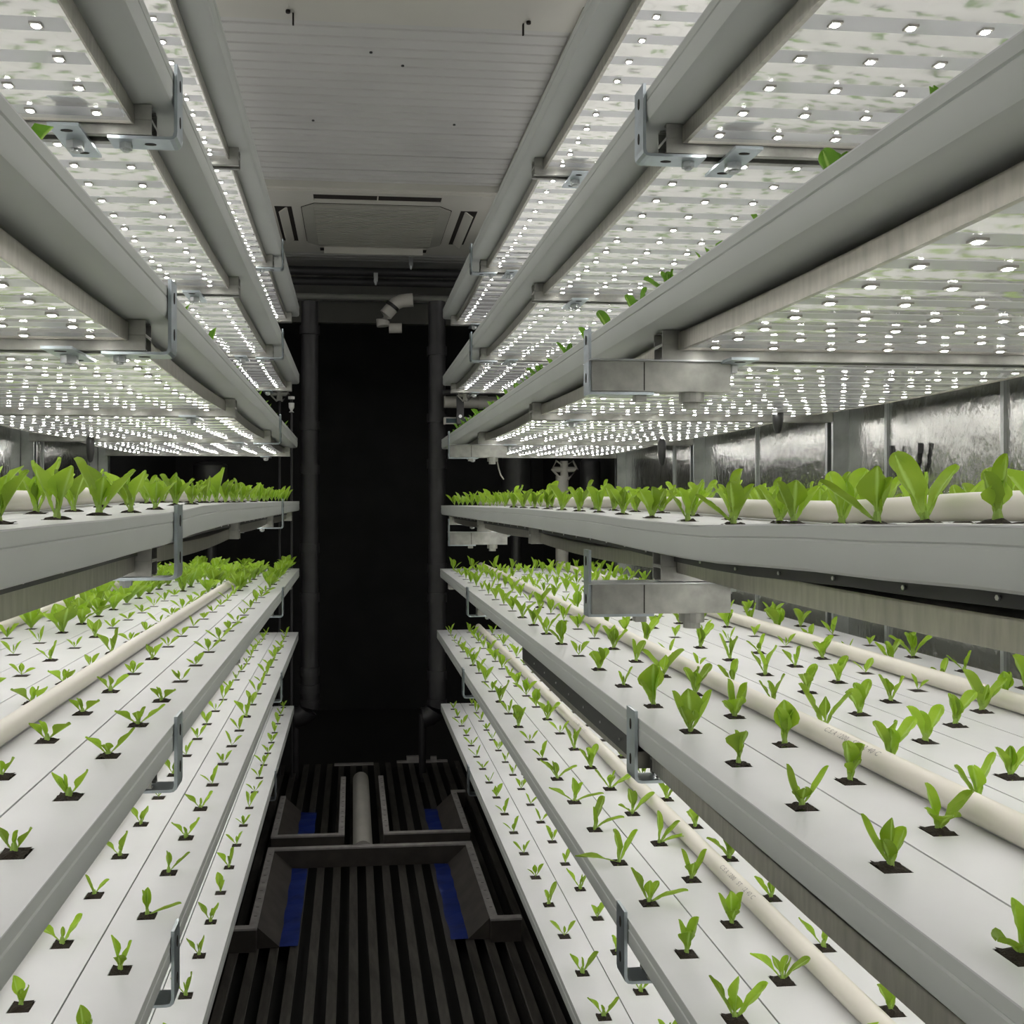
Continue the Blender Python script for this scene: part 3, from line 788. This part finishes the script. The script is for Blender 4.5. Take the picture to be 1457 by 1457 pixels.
# ------------------------------------------------------------------ the container
Zc = EYE + 1.25
b = MB(); b.box(WALL_L-.2, WALL_R+.2, -1.2, FAR, -0.10, -0.046)
fl = struct('floor', b.mesh('floor', M['floor_gap']))
pitch = 0.0575; x = -1.09; q = 0
ln0, ln1 = -1.0, 4.75
bar = MB(); bar.box(-.0045,.0045,ln0,ln1,-.046,-.004)
bar.extrude([(-.0135,-.004),(.0135,-.004),(.0135,-.0015),(.0120,0),(-.0120,0),(-.0135,-.0015)][::-1], [ln0+(ln1-ln0)*i/3 for i in range(4)])
bar_me = bar.mesh('floor_bar', M['floor'])
while x < 1.22:
    link('floor_bar', bar_me, fl, loc=(x, 0, 0)); x += pitch
b = MB(); b.box(WALL_L-.2, WALL_R+.2, FAR, FAR+.1, -.1, 2.8); struct('wall_far', b.mesh('wall_far', M['dark_wall']))
b = MB(); b.box(WALL_L-.2, WALL_R+.2, -1.3, -1.2, -.1, 2.8); struct('wall_near', b.mesh('wall_near', M['dark_wall']))
for nm, xw, sg in (('wall_right', WALL_R, 1), ('wall_left', WALL_L, -1)):
    b = MB(); xa = xw + sg*0.008
    b.box(min(xa, xa+sg*.1), max(xa, xa+sg*.1), -1.2, FAR, -.1, 2.8)
    wl = struct(nm, b.mesh(nm, M['dark_wall']))
    # foil sheets (each a part), narrow taped seams between them
    ysx = [-1.19, 0.10, 1.02, 1.72, 2.12, 2.84, 3.60, 4.37] if sg > 0 else [-1.19, 0.15, 1.1, 1.9, 2.75, 3.55, 4.42]
    for a, c in zip(ysx, ysx[1:]):
        f = MB(); nY, nZ = max(4, int((c-a)/.06)), 36
        n0 = 0
        for i in range(nY+1):
            for j in range(nZ+1):
                yy = a+.003+(c-a-.006)*i/nY; zz = 0.0+2.54*j/nZ
                u = i/nY
                d = 0.0045*math.sin(math.pi*u)**.5 + 0.004*noise.noise(Vector((yy*5, zz*3, sg*3)))*math.sin(math.pi*u)
                f.v.append((xw - sg*d*1.0, yy, zz))
        for i in range(nY):
            for j in range(nZ):
                k = i*(nZ+1)+j; qd = (k, k+1, k+nZ+2, k+nZ+1)
                f.f.append(qd if sg < 0 else qd[::-1]); f.mi.append(0)
        link('foil_sheet', f.mesh('foil_sheet', M['foil'], True), wl)
    for c in ysx[1:-1]:
        f = MB(); f.box(min(xw-sg*.006, xw+sg*.001), max(xw-sg*.006, xw+sg*.001), c-.005, c+.005, 0, 2.54)
        link('seam_tape', f.mesh('seam_tape', M['galv']), wl)
# ceiling: smooth sheet before 2.5 m, fine crosswise ribs after
b = MB(); b.box(WALL_L-.2, WALL_R+.2, -1.2, FAR, Zc+.004, Zc+.1)
prof = []; y = 2.46
pts = []
while y < 4.9:
    jit = random.uniform(-.002,.002)
    pts += [(y, 0.0), (y+.040+jit, 0.0), (y+.043+jit, .005), (y+.050+jit, .005), (y+.053+jit, 0.0)]; y += .0535
n0 = len(b.v)
for xx in (WALL_L-.1, WALL_R+.1): b.v += [(xx, yy, Zc+zz) for yy, zz in pts]
k = len(pts)
for i in range(k-1): b.f.append((n0+i, n0+i+k, n0+i+k+1, n0+i+1)); b.mi.append(0)
struct('ceiling', b.mesh('ceiling', M['ceiling']))
# pinholes / screws in the ceiling
for i, (px, py) in enumerate(((528,74),(573,93),(446,171),(646,177))):
    dep = FPX*1.25/(715-py); yy = (dep - 0*0)/1.0
    X = (px-502)/FPX*dep; Yw = (dep - X*math.sin(YAW))/math.cos(YAW)
    b = MB(); b.tube([(0,0,.001),(0,0,-.003)], .0045, 8)
    o = link('ceiling_screw', b.mesh('ceiling_screw', M['black']), loc=(X, Yw, Zc))
    tag(o, ['small dark screw in the ribbed ceiling, centre one nearest the hatch','small dark screw in the ribbed ceiling, right of the hatch-side one','small dark screw in the ribbed ceiling, near the left top shelf','small dark screw in the ribbed ceiling, near the right top shelf'][i], 'screw', 'screws in the ceiling')
# hatch / flush unit above the camera end
b = MB(); b.box(-.60,.80,1.55,2.462,Zc-.010,Zc+.003)
h = link('ceiling_hatch', b.mesh('ceiling_hatch', M['cream']))
tag(h, 'cream flush ceiling unit with two dark latches at the near end', 'hatch')
b = MB(); b.box(-.145,.435,1.70,2.428,Zc-.020,Zc-.010); link('panel', b.mesh('hatch_panel', M['cream']), h)
for X in (-.150, .440):
    b = MB(); b.box(X-.0022,X+.0022,2.425,2.431,Zc-.040,Zc-.010); b.tube([(X-.012 if X < 0 else X+.012,2.415,Zc-.010),(X-.012 if X < 0 else X+.012,2.415,Zc-.016)], .006, 8)
    link('latch', b.mesh('latch', M['slot']), h)

# ceiling cassette air conditioner
def cassette():
    cx, cy, s = .100, 4.19, .475; z = Zc-.004
    b = MB()
    # stepped square fascia
    for a, z0, z1 in ((s, z-.022, z+.004), (s-.02, z-.030, z-.022)):
        b.box(cx-a, cx+a, cy-a, cy+a, z0, z1)
    root = link('ceiling_cassette', b.mesh('cassette_body', M['cream']))
    tag(root, 'cream square ceiling air conditioner with four air slots and central grille', 'air conditioner')
    # grille: octagonal plate with recessed outline
    def octo(a, c, z0, z1):
        P = [(-a+c,-a),(a-c,-a),(a,-a+c),(a,a-c),(a-c,a),(-a+c,a),(-a,a-c),(-a,-a+c)]
        m = MB(); m.v = [(cx+x, cy+y, z0) for x, y in P] + [(cx+x, cy+y, z1) for x, y in P]
        m.f = [tuple(range(8))[::-1], tuple(range(8,16))] + [(i,(i+1) % 8,8+(i+1) % 8,8+i) for i in range(8)]; m.mi = [0]*len(m.f)
        return m
    link('gap', octo(.312,.055,z-.0312,z-.030).mesh('gap', M['slot']), root)
    g = link('intake_grille', octo(.308,.053,z-.038,z-.031).mesh('intake_grille', M['grille']), root)
    for k in range(24):
        m = MB(); yy = cy-.27+.54*k/23; m.box(cx-.26, cx+.26, yy-.0035, yy+.0035, z-.0405, z-.038); link('slat', m.mesh('slat', M['grille']), g)
    # four outlets
    def slot_box(x0,x1,y0,y1): 
        m = MB(); m.box(x0,x1,y0,y1,z-.0308,z-.029); return m.mesh('air_slot', M['slot'])
    W_ = .255
    link('air_slot', slot_box(cx-W_, cx+W_, cy-.418, cy-.368), root)
    m = MB(); m.box(cx-.0025,cx+.0025,cy-.418,cy-.368,z-.034,z-.030); link('divider', m.mesh('divider', M['cream']), root)
    m = MB(); m.box(cx-W_,cx+W_,cy-.366,cy-.345,z-.036,z-.030); link('louvre', m.mesh('louvre', M['cream']), root)
    for sx in (-1, 1):
        x0, x1 = sorted((cx+sx*.350, cx+sx*.420))
        link('air_slot', slot_box(x0, x1, cy-W_, cy+W_), root)
        m = MB(); m.box(x0+.014, x1-.014, cy-W_+.01, cy+W_-.01, -.002, .002)
        m.v = [(x_-(x0+x1)/2, y_, z_) for x_, y_, z_ in m.v]
        a = math.radians(-35*sx); m.v = [(x_*math.cos(a)-z_*math.sin(a)+(x0+x1)/2, y_, x_*math.sin(a)+z_*math.cos(a)+z-.040) for x_, y_, z_ in m.v]
        link('louvre', m.mesh('louvre', M['cream']), root)
    link('air_slot', slot_box(cx-W_, cx+W_, cy+.368, cy+.418), root)
    m = MB(); m.box(cx-W_+.02, cx+W_-.02, cy+.345, cy+.352, z-.062, z-.031); link('louvre', m.mesh('louvre', M['cream']), root)
    for sx in (-1,1):
        for sy in (-1,):
            m = MB(); m.box(cx+sx*.43-.02, cx+sx*.43+.02, cy+sy*.43-.02, cy+sy*.43+.02, z-.032, z-.030); link('corner_cap', m.mesh('corner_cap', M['cream']), root)
cassette()

# ------------------------------------------------------------------ dark end of the container: pipes, valves, bulkhead
def at(px, py, dep):
    X = (px-502)/FPX*dep*math.cos(YAW); H = (715-py)/FPX*dep
    return Vector((X, (dep - X*math.sin(YAW))/math.cos(YAW), EYE+H))
def stack(px, joints, y_top, y_bot, elbow, label):
    b = MB(); dep = 4.58
    p0 = at(px, y_top, dep); p1 = at(px, y_bot, dep)
    b.tube([p0, p1], .042, 18)
    o = link('drain_stack', recenter(b, p0).mesh('drain_pipe', M['black_pipe'], True), loc=p0)
    for py in joints:
        q = at(px, py, dep); m = MB(); m.tube([q+Vector((0,0,.022)), q-Vector((0,0,.022))], .049, 18)
        link('coupling', recenter(m, p0).mesh('coupling', M['black_pipe'], True), o)
    m = MB(); q = p1
    pts = [q + Vector((0,0,.02))]
    for i in range(7):
        a = math.pi/2*i/6; pts.append(q + Vector((elbow*.07*(1-math.cos(a)), 0, -.07*math.sin(a))))
    m.tube(pts, .049, 16); link('elbow', recenter(m, p0).mesh('elbow', M['black_pipe'], True), o)
    m = MB(); e = pts[-1]; m.tube([e+Vector((0,0,.02)), Vector((e.x,e.y,-.045))], .018, 10); link('foot', recenter(m, p0).mesh('foot', M['black_pipe'], True), o)
    tag(o, label, 'drain pipe', 'black drain stacks flanking the aisle')
    return o
stack(441, (470, 606, 668, 780, 850, 955, 980), 430, 1000, -1, 'thick black drain pipe standing at the far end of the left rack')
stack(622, (500, 595, 660, 808, 850, 960), 430, 1000, -1, 'thick black drain pipe standing at the far end of the right rack')
def hpipe(name, x0, x1, y, dep, r, m, label, cat='pipe', grp=None, collars=()):
    a = at(x0, y, dep); c = at(x1, y, dep); c.y = a.y; c.z = a.z
    if name == 'overhead_pipe': a.x = WALL_L-.006; c.x = WALL_R+.006
    b = MB(); b.tube([a, c], r, 16)
    o = link(name, recenter(b, a).mesh(name, m, True), loc=a)
    for cxp in collars:
        q = at(cxp, y, dep); q.y = a.y; q.z = a.z
        mm = MB(); mm.tube([q-Vector((.022,0,0)), q+Vector((.022,0,0))], r*1.14, 16)
        link('coupling', recenter(mm, a).mesh('coupling', m, True), o)
    tag(o, label, cat, grp); return o
G = 'pipes across the dark end wall'
hpipe('overhead_pipe', 395, 660, 384, 4.75, .022, M['black_pipe'], 'upper black pipe crossing just behind the ceiling air conditioner', grp=G)
hpipe('overhead_pipe', 405, 655, 399, 4.80, .020, M['black_pipe'], 'middle black pipe crossing behind the ceiling air conditioner', grp=G)
hpipe('overhead_pipe', 420, 590, 421, 4.85, .016, M['grey_fit'], 'thin grey-brown pipe crossing above the white elbow', grp=G)
p = at(530, 446, 4.95)
b = MB(); b.box(WALL_L-p.x-.006,WALL_R-p.x+.006,-.02,.02,-.055,.055); tag(link('bulkhead_beam', b.mesh('bulkhead_beam', mat('dim_bulkhead', (.05,.05,.042), .7)), loc=p), 'dim grey bulkhead beam behind the white elbow', 'beam')
# pipe hangers
for i, (px, py) in enumerate(((585,375),(535,397))):
    c = at(px, py, 4.68); b = MB(); b.box(-.010,.010,-.006,.006,-.012,.030); b.tube([(0,0,-.012),(0,0,-.030)], [.010,.003], 8)
    o = link('pipe_hanger', b.mesh('pipe_hanger', M['galv']), loc=c)
    tag(o, 'small steel pipe hanger %s' % ('beside the far edge of the ceiling air conditioner' if i == 0 else 'on the middle black overhead pipe'), 'hanger')
# white elbow
pts = [at(588,427,4.6), at(572,428,4.6), at(563,432,4.6), at(549,448,4.6), at(545,456,4.6), at(546,464,4.6)]
b = MB(); b.tube(pts, .033, 16)
o = link('drain_elbow', recenter(b, pts[0]).mesh('drain_elbow', M['white_fit'], True), loc=pts[0])
tag(o, 'white PVC double elbow hanging beneath the ceiling pipes at the far end', 'elbow')
m = MB(); m.tube([at(583,425,4.60), at(583,422,4.86)], .014, 10); link('stub', recenter(m, pts[0]).mesh('stub', M['black_pipe'], True), o)
m = MB(); m.tube([at(560,434,4.6), at(557,438,4.6)], .0365, 16); link('black_collar', recenter(m, pts[0]).mesh('collar', M['black'], True), o)
m = MB(); m.tube([at(554,467,4.6), at(572,467,4.6)], .024, 14); link('outlet', recenter(m, pts[0]).mesh('outlet', M['white_fit'], True), o)
# white pipe between the upper right shelves, with bracket, valve and lettering strip
hpipe('manifold_pipe', 632, 760, 572, 4.55, .028, M['white_fit'], 'white horizontal manifold pipe behind the upper end of the right rack', collars=(688,))
hpipe('manifold_bar', 630, 760, 558, 4.50, .013, M['black_pipe'], 'dark bar above the white manifold pipe at the right rack', 'bar')
c = at(655, 585, 4.47)
b = MB(); b.box(-.017,.017,-.006,.006,-.06,.09)
o = link('clamp_strap', b.mesh('clamp_strap', M['dark_rail']), loc=c); tag(o, 'dark strap clamped around the white manifold pipe', 'strap')
m = MB(); m.tube([(0,-.008,-.025),(0,-.012,-.025)], .008, 10); link('bolt', m.mesh('strap_bolt', M['screw']), o)
c = at(648, 599, 4.50)
b = MB(); b.box(-.055,.075,-.015,.015,-.016,.016); o = link('label_box', b.mesh('label_box', M['white_fit']), loc=c)
m = MB(); m.box(-.045,.055,-.0162,-.0152,-.011,.011); link('dark_label', m.mesh('dark_label', mat('label_blue', (.01,.035,.045), .5)), o)
tag(o, 'small white box with a dark teal label behind the right rack end', 'box')
def valve(px, py, dep, sc_, label, mt, riser=False):
    c = at(px, py, dep)
    b = MB(); b.tube([(0,0,-.03*sc_),(0,0,.03*sc_)], .014*sc_, 12); b.tube([(-.04*sc_,0,0),(.04*sc_,0,0)], .010*sc_, 10)
    o = link('ball_valve', b.mesh('valve_body', mt, True), loc=c)
    for s_ in (-1, 1):
        m = MB()
        m.tube([(s_*.012*sc_,-.01,-.035*sc_),(s_*.045*sc_,-.01,.0),(s_*.03*sc_,-.01,.03*sc_),(s_*.002*sc_,-.01,.012*sc_),(s_*.012*sc_,-.01,-.035*sc_)], .0045*sc_, 6)
        link('handle', m.mesh('valve_handle', mt, True), o)
    if riser:
        m = MB(); m.tube([(0,.012,-.02*sc_),(0,.012,-c.z-.04)], .006, 8); link('riser', m.mesh('valve_riser', M['black_pipe'], True), o)
    tag(o, label, 'valve')
valve(803, 668, 4.52, 1.35, 'white twin-handled valve on a pipe behind the eye-level right shelf', M['white_fit'])
valve(662, 563, 4.45, .8, 'small white valve in front of the upper manifold pipe', M['white_fit'])
valve(398, 561, 4.52, 1.0, 'grey valve behind the end of the second highest left shelf', M['grey_fit'], True)
a = at(800, 677, 4.53); c = at(800, 765, 4.53); c.z = -.04; c.x = a.x; c.y = a.y; b = MB(); b.tube([a, c], .031, 16)
o = link('riser_pipe', recenter(b, a).mesh('riser_pipe', M['white_fit'], True), loc=a); tag(o, 'short white riser pipe under the twin-handled valve', 'pipe')
c = at(415, 580, 4.46); b = MB(); b.tube([(0,0,.022),(0,0,.0),(0,0,-.012),(0,0,-.016),(0,0,-.022)], [.014,.013,.006,.006,.013], 12); b.tube([(0,0,.052),(0,0,.040)], .015, 12)
m = MB(); m.tube([(0,.016,.05),(0,.016,-c.z-.04)], .006, 8); mr = m.mesh('fitting_riser', M['black_pipe'], True)
o = link('hose_fitting', b.mesh('hose_fitting', mat('bright_white_plastic', (.8,.8,.78), .4)), loc=c); link('riser', mr, o); tag(o, 'white barbed hose fitting beyond the left rack end', 'fitting')
# drip tube hanging under the arm at the far end
c0 = at(708, 645, 4.35); pts = [c0, c0+Vector((0,0,-.04)), c0+Vector((.006,0,-.07)), c0+Vector((.016,0,-.10)), c0+Vector((.030,0,-.12))]
b = MB(); b.tube(pts, .0035, 8); o = link('drip_tube', recenter(b, c0).mesh('drip_tube', M['white_fit'], True), loc=c0); tag(o, 'thin white drip tube curling down behind the far support arm', 'tube')
m = MB(); m.box(-.014,.014,-.01,.01,-.012,.006); link('clip', m.mesh('clip', M['white_fit']), o)
# dark equipment at the end, barely lit
for i, (px, py, ww, hh, lb) in enumerate(((735, 675, .16, .16, 'dark cylindrical filter housing behind the right rack, inner one'), (840, 690, .10, .22, 'dark cylindrical filter housing behind the right rack, by the wall'), (300, 690, .18, .2, 'dark cylindrical filter housing behind the left rack'))):
    c = at(px, py, 4.95 if px < 800 else 4.62); b = MB(); b.tube([(0,0,-c.z-.045),(0,0,-c.z+.1),(0,0,-hh-.05),(0,0,-hh),(0,0,hh*.5),(0,0,hh*.55),(0,0,hh*.62)], [ww/3,ww/6,ww/6,ww/2,ww/2,ww/2.3,ww/5], 20)
    tag(link('filter_housing', b.mesh('filter_housing', M['dark_rail'], True), loc=c), lb, 'filter')
# sensors hanging from the upper panels
for i, (px, py, X) in enumerate(((1107, 572, 1.02), (942, 630, 1.02), (129, 625, -.86))):
    dep = X*FPX/(px-502); c = at(px, py, dep)
    b = MB(); b.tube([(0,0,.02),(0,0,0),(0,0,-.045),(0,0,-.070),(0,0,-.076)], [.004,.014,.013,.008,.003], 12)
    o = link('hanging_sensor', b.mesh('hanging_sensor', M['black'], True), loc=c)
    tag(o, ['black tapered sensor hanging over the eye-level right shelf, nearer one','black tapered sensor hanging over the eye-level right shelf, farther one','black tapered sensor hanging over the eye-level left shelf'][i], 'sensor')
# black cable loop on the right wall
pts = []
for i in range(13):
    a = math.pi + math.pi*i/12; pts.append((WALL_R-.016, 2.02+.055*math.cos(a), EYE+.13+.085*math.sin(a)))
b = MB(); b.tube(pts, .006, 8); o = link('cable_loop', recenter(b, pts[0]).mesh('cable_loop', M['black'], True), loc=pts[0]); tag(o, 'black cable loop drooping against the foil wall over the eye-level shelf', 'cable')

# ------------------------------------------------------------------ floor frames
def frame(name, runs, label, liners=()):
    """runs: (x0,x1,y0,y1, inner side) rims of a low curb; each leg a part"""
    root = bpy.data.objects.new(name, None); COL.objects.link(root); root.location = (runs[0][0], runs[0][2], 0)
    ox, oy = runs[0][0], runs[0][2]
    for (x0, x1, y0, y1, inner) in runs:
        b = MB(); b.box(x0-ox, x1-ox, y0-oy, y1-oy, .064, .070); leg = link('rim', b.mesh('rim', M['rim']), root)
        b = MB(); b.box(x0-ox+.002, x1-ox-.002, y0-oy+.002, y1-oy-.002, .0, .064)
        if inner:
            s = inner; xi = x1 if s > 0 else x0
            b.v += [(xi-ox, y0-oy, .062), (xi-ox, y1-oy, .062), (xi-ox+s*.065, y1-oy, .002), (xi-ox+s*.065, y0-oy, .002), (xi-ox, y0-oy, .0), (xi-ox, y1-oy, .0)]
            n = len(b.v)-6
            fs = [(n,n+1,n+2,n+3),(n,n+3,n+4),(n+1,n+5,n+2)]
            b.f += fs if s < 0 else [f[::-1] for f in fs]; b.mi += [0]*3
        link('curb', b.mesh('curb', M['curb']), leg)
        if x1-x0 < .05:
            m = MB(); yy = y0+.06
            while yy < y1-.03: m.box(x0-ox+.008, x0-ox+.017, yy-oy-.0012, yy-oy+.0012, .0695, .0704); yy += .062
            if m.v:
                tk = link('staple', m.mesh('staple', M['slot']), leg); tk['kind'] = 'stuff'
    for (x0, x1, y0, y1) in liners:
        b = MB(); nn = 12
        for i in range(nn+1):
            y = y0+(y1-y0)*i/nn; j = .003*math.sin(i*1.3)
            b.v += [(x0-ox+j, y-oy, .0035+.002*math.sin(i*1.7)), (x1-ox+j*.4, y-oy, .004+.003*math.sin(i*3.1))]
        b.f = [(2*i, 2*i+1, 2*i+3, 2*i+2) for i in range(nn)]; b.mi = [0]*nn
        link('liner', b.mesh('liner', M['blue']), root)
    tag(root, label, 'floor frame', 'floor frames in the aisle')
RI = .024
frame('floor_frame', [(-.300,.430,3.400,3.424,0),(-.300,-.300+RI,2.800,3.400,1),(.430-RI,.430,2.800,3.400,-1),(-.370,-.276,2.776,2.800,0),(.406,.500,2.776,2.800,0)],
      'large open curb frame on the floor bars with blue liner strips', ((-.215,-.160,2.80,3.39),(.290,.350,2.80,3.39)))
frame('floor_frame', [(-.300,-.030,3.530,3.552,0),(-.300,-.278,3.552,4.02,1),(-.052,-.030,3.552,4.28,0)],
      'smaller curb frame beside the white floor pipe, under the left rack side', ((-.215,-.150,3.56,4.0),))
frame('floor_frame', [(.115,.440,3.530,3.552,0),(.418,.440,3.552,4.02,-1),(.115,.137,3.552,4.28,0),(.418,.480,4.02,4.04,0)],
      'smaller curb frame beside the white floor pipe, under the right rack side', ((.300,.355,3.56,4.0),))
b = MB(); b.tube([(0,3.44,.042),(0,4.30,.042),(0,4.36,.03)], .036, 20)
o = link('floor_pipe', b.mesh('floor_pipe', M['white_fit'], True), loc=(.037,0,0)); tag(o, 'dull white pipe lying along the floor between the two smaller frames', 'pipe')
for i, (x0, x1, py) in enumerate(((476,532,1090),(565,638,1086))):
    dep = FPX*EYE/(py-715); a = at(x0, py, dep); c = at(x1, py, dep); b = MB(); b.box(0, c.x-a.x, 0, .03, -.001, .006)
    if i == 1: b.box(.05,.11,.004,.03,.004,.03); b.box(.17,.20,.004,.02,.004,.028)
    a.z = 0.032 if False else a.z
    o = link('threshold_strip', b.mesh('threshold_strip', M['rim']), loc=a)
    tag(o, 'dim grey strip at the foot of the dark doorway, %s' % ('plain one' if i == 0 else 'one carrying two small blocks'), 'strip')
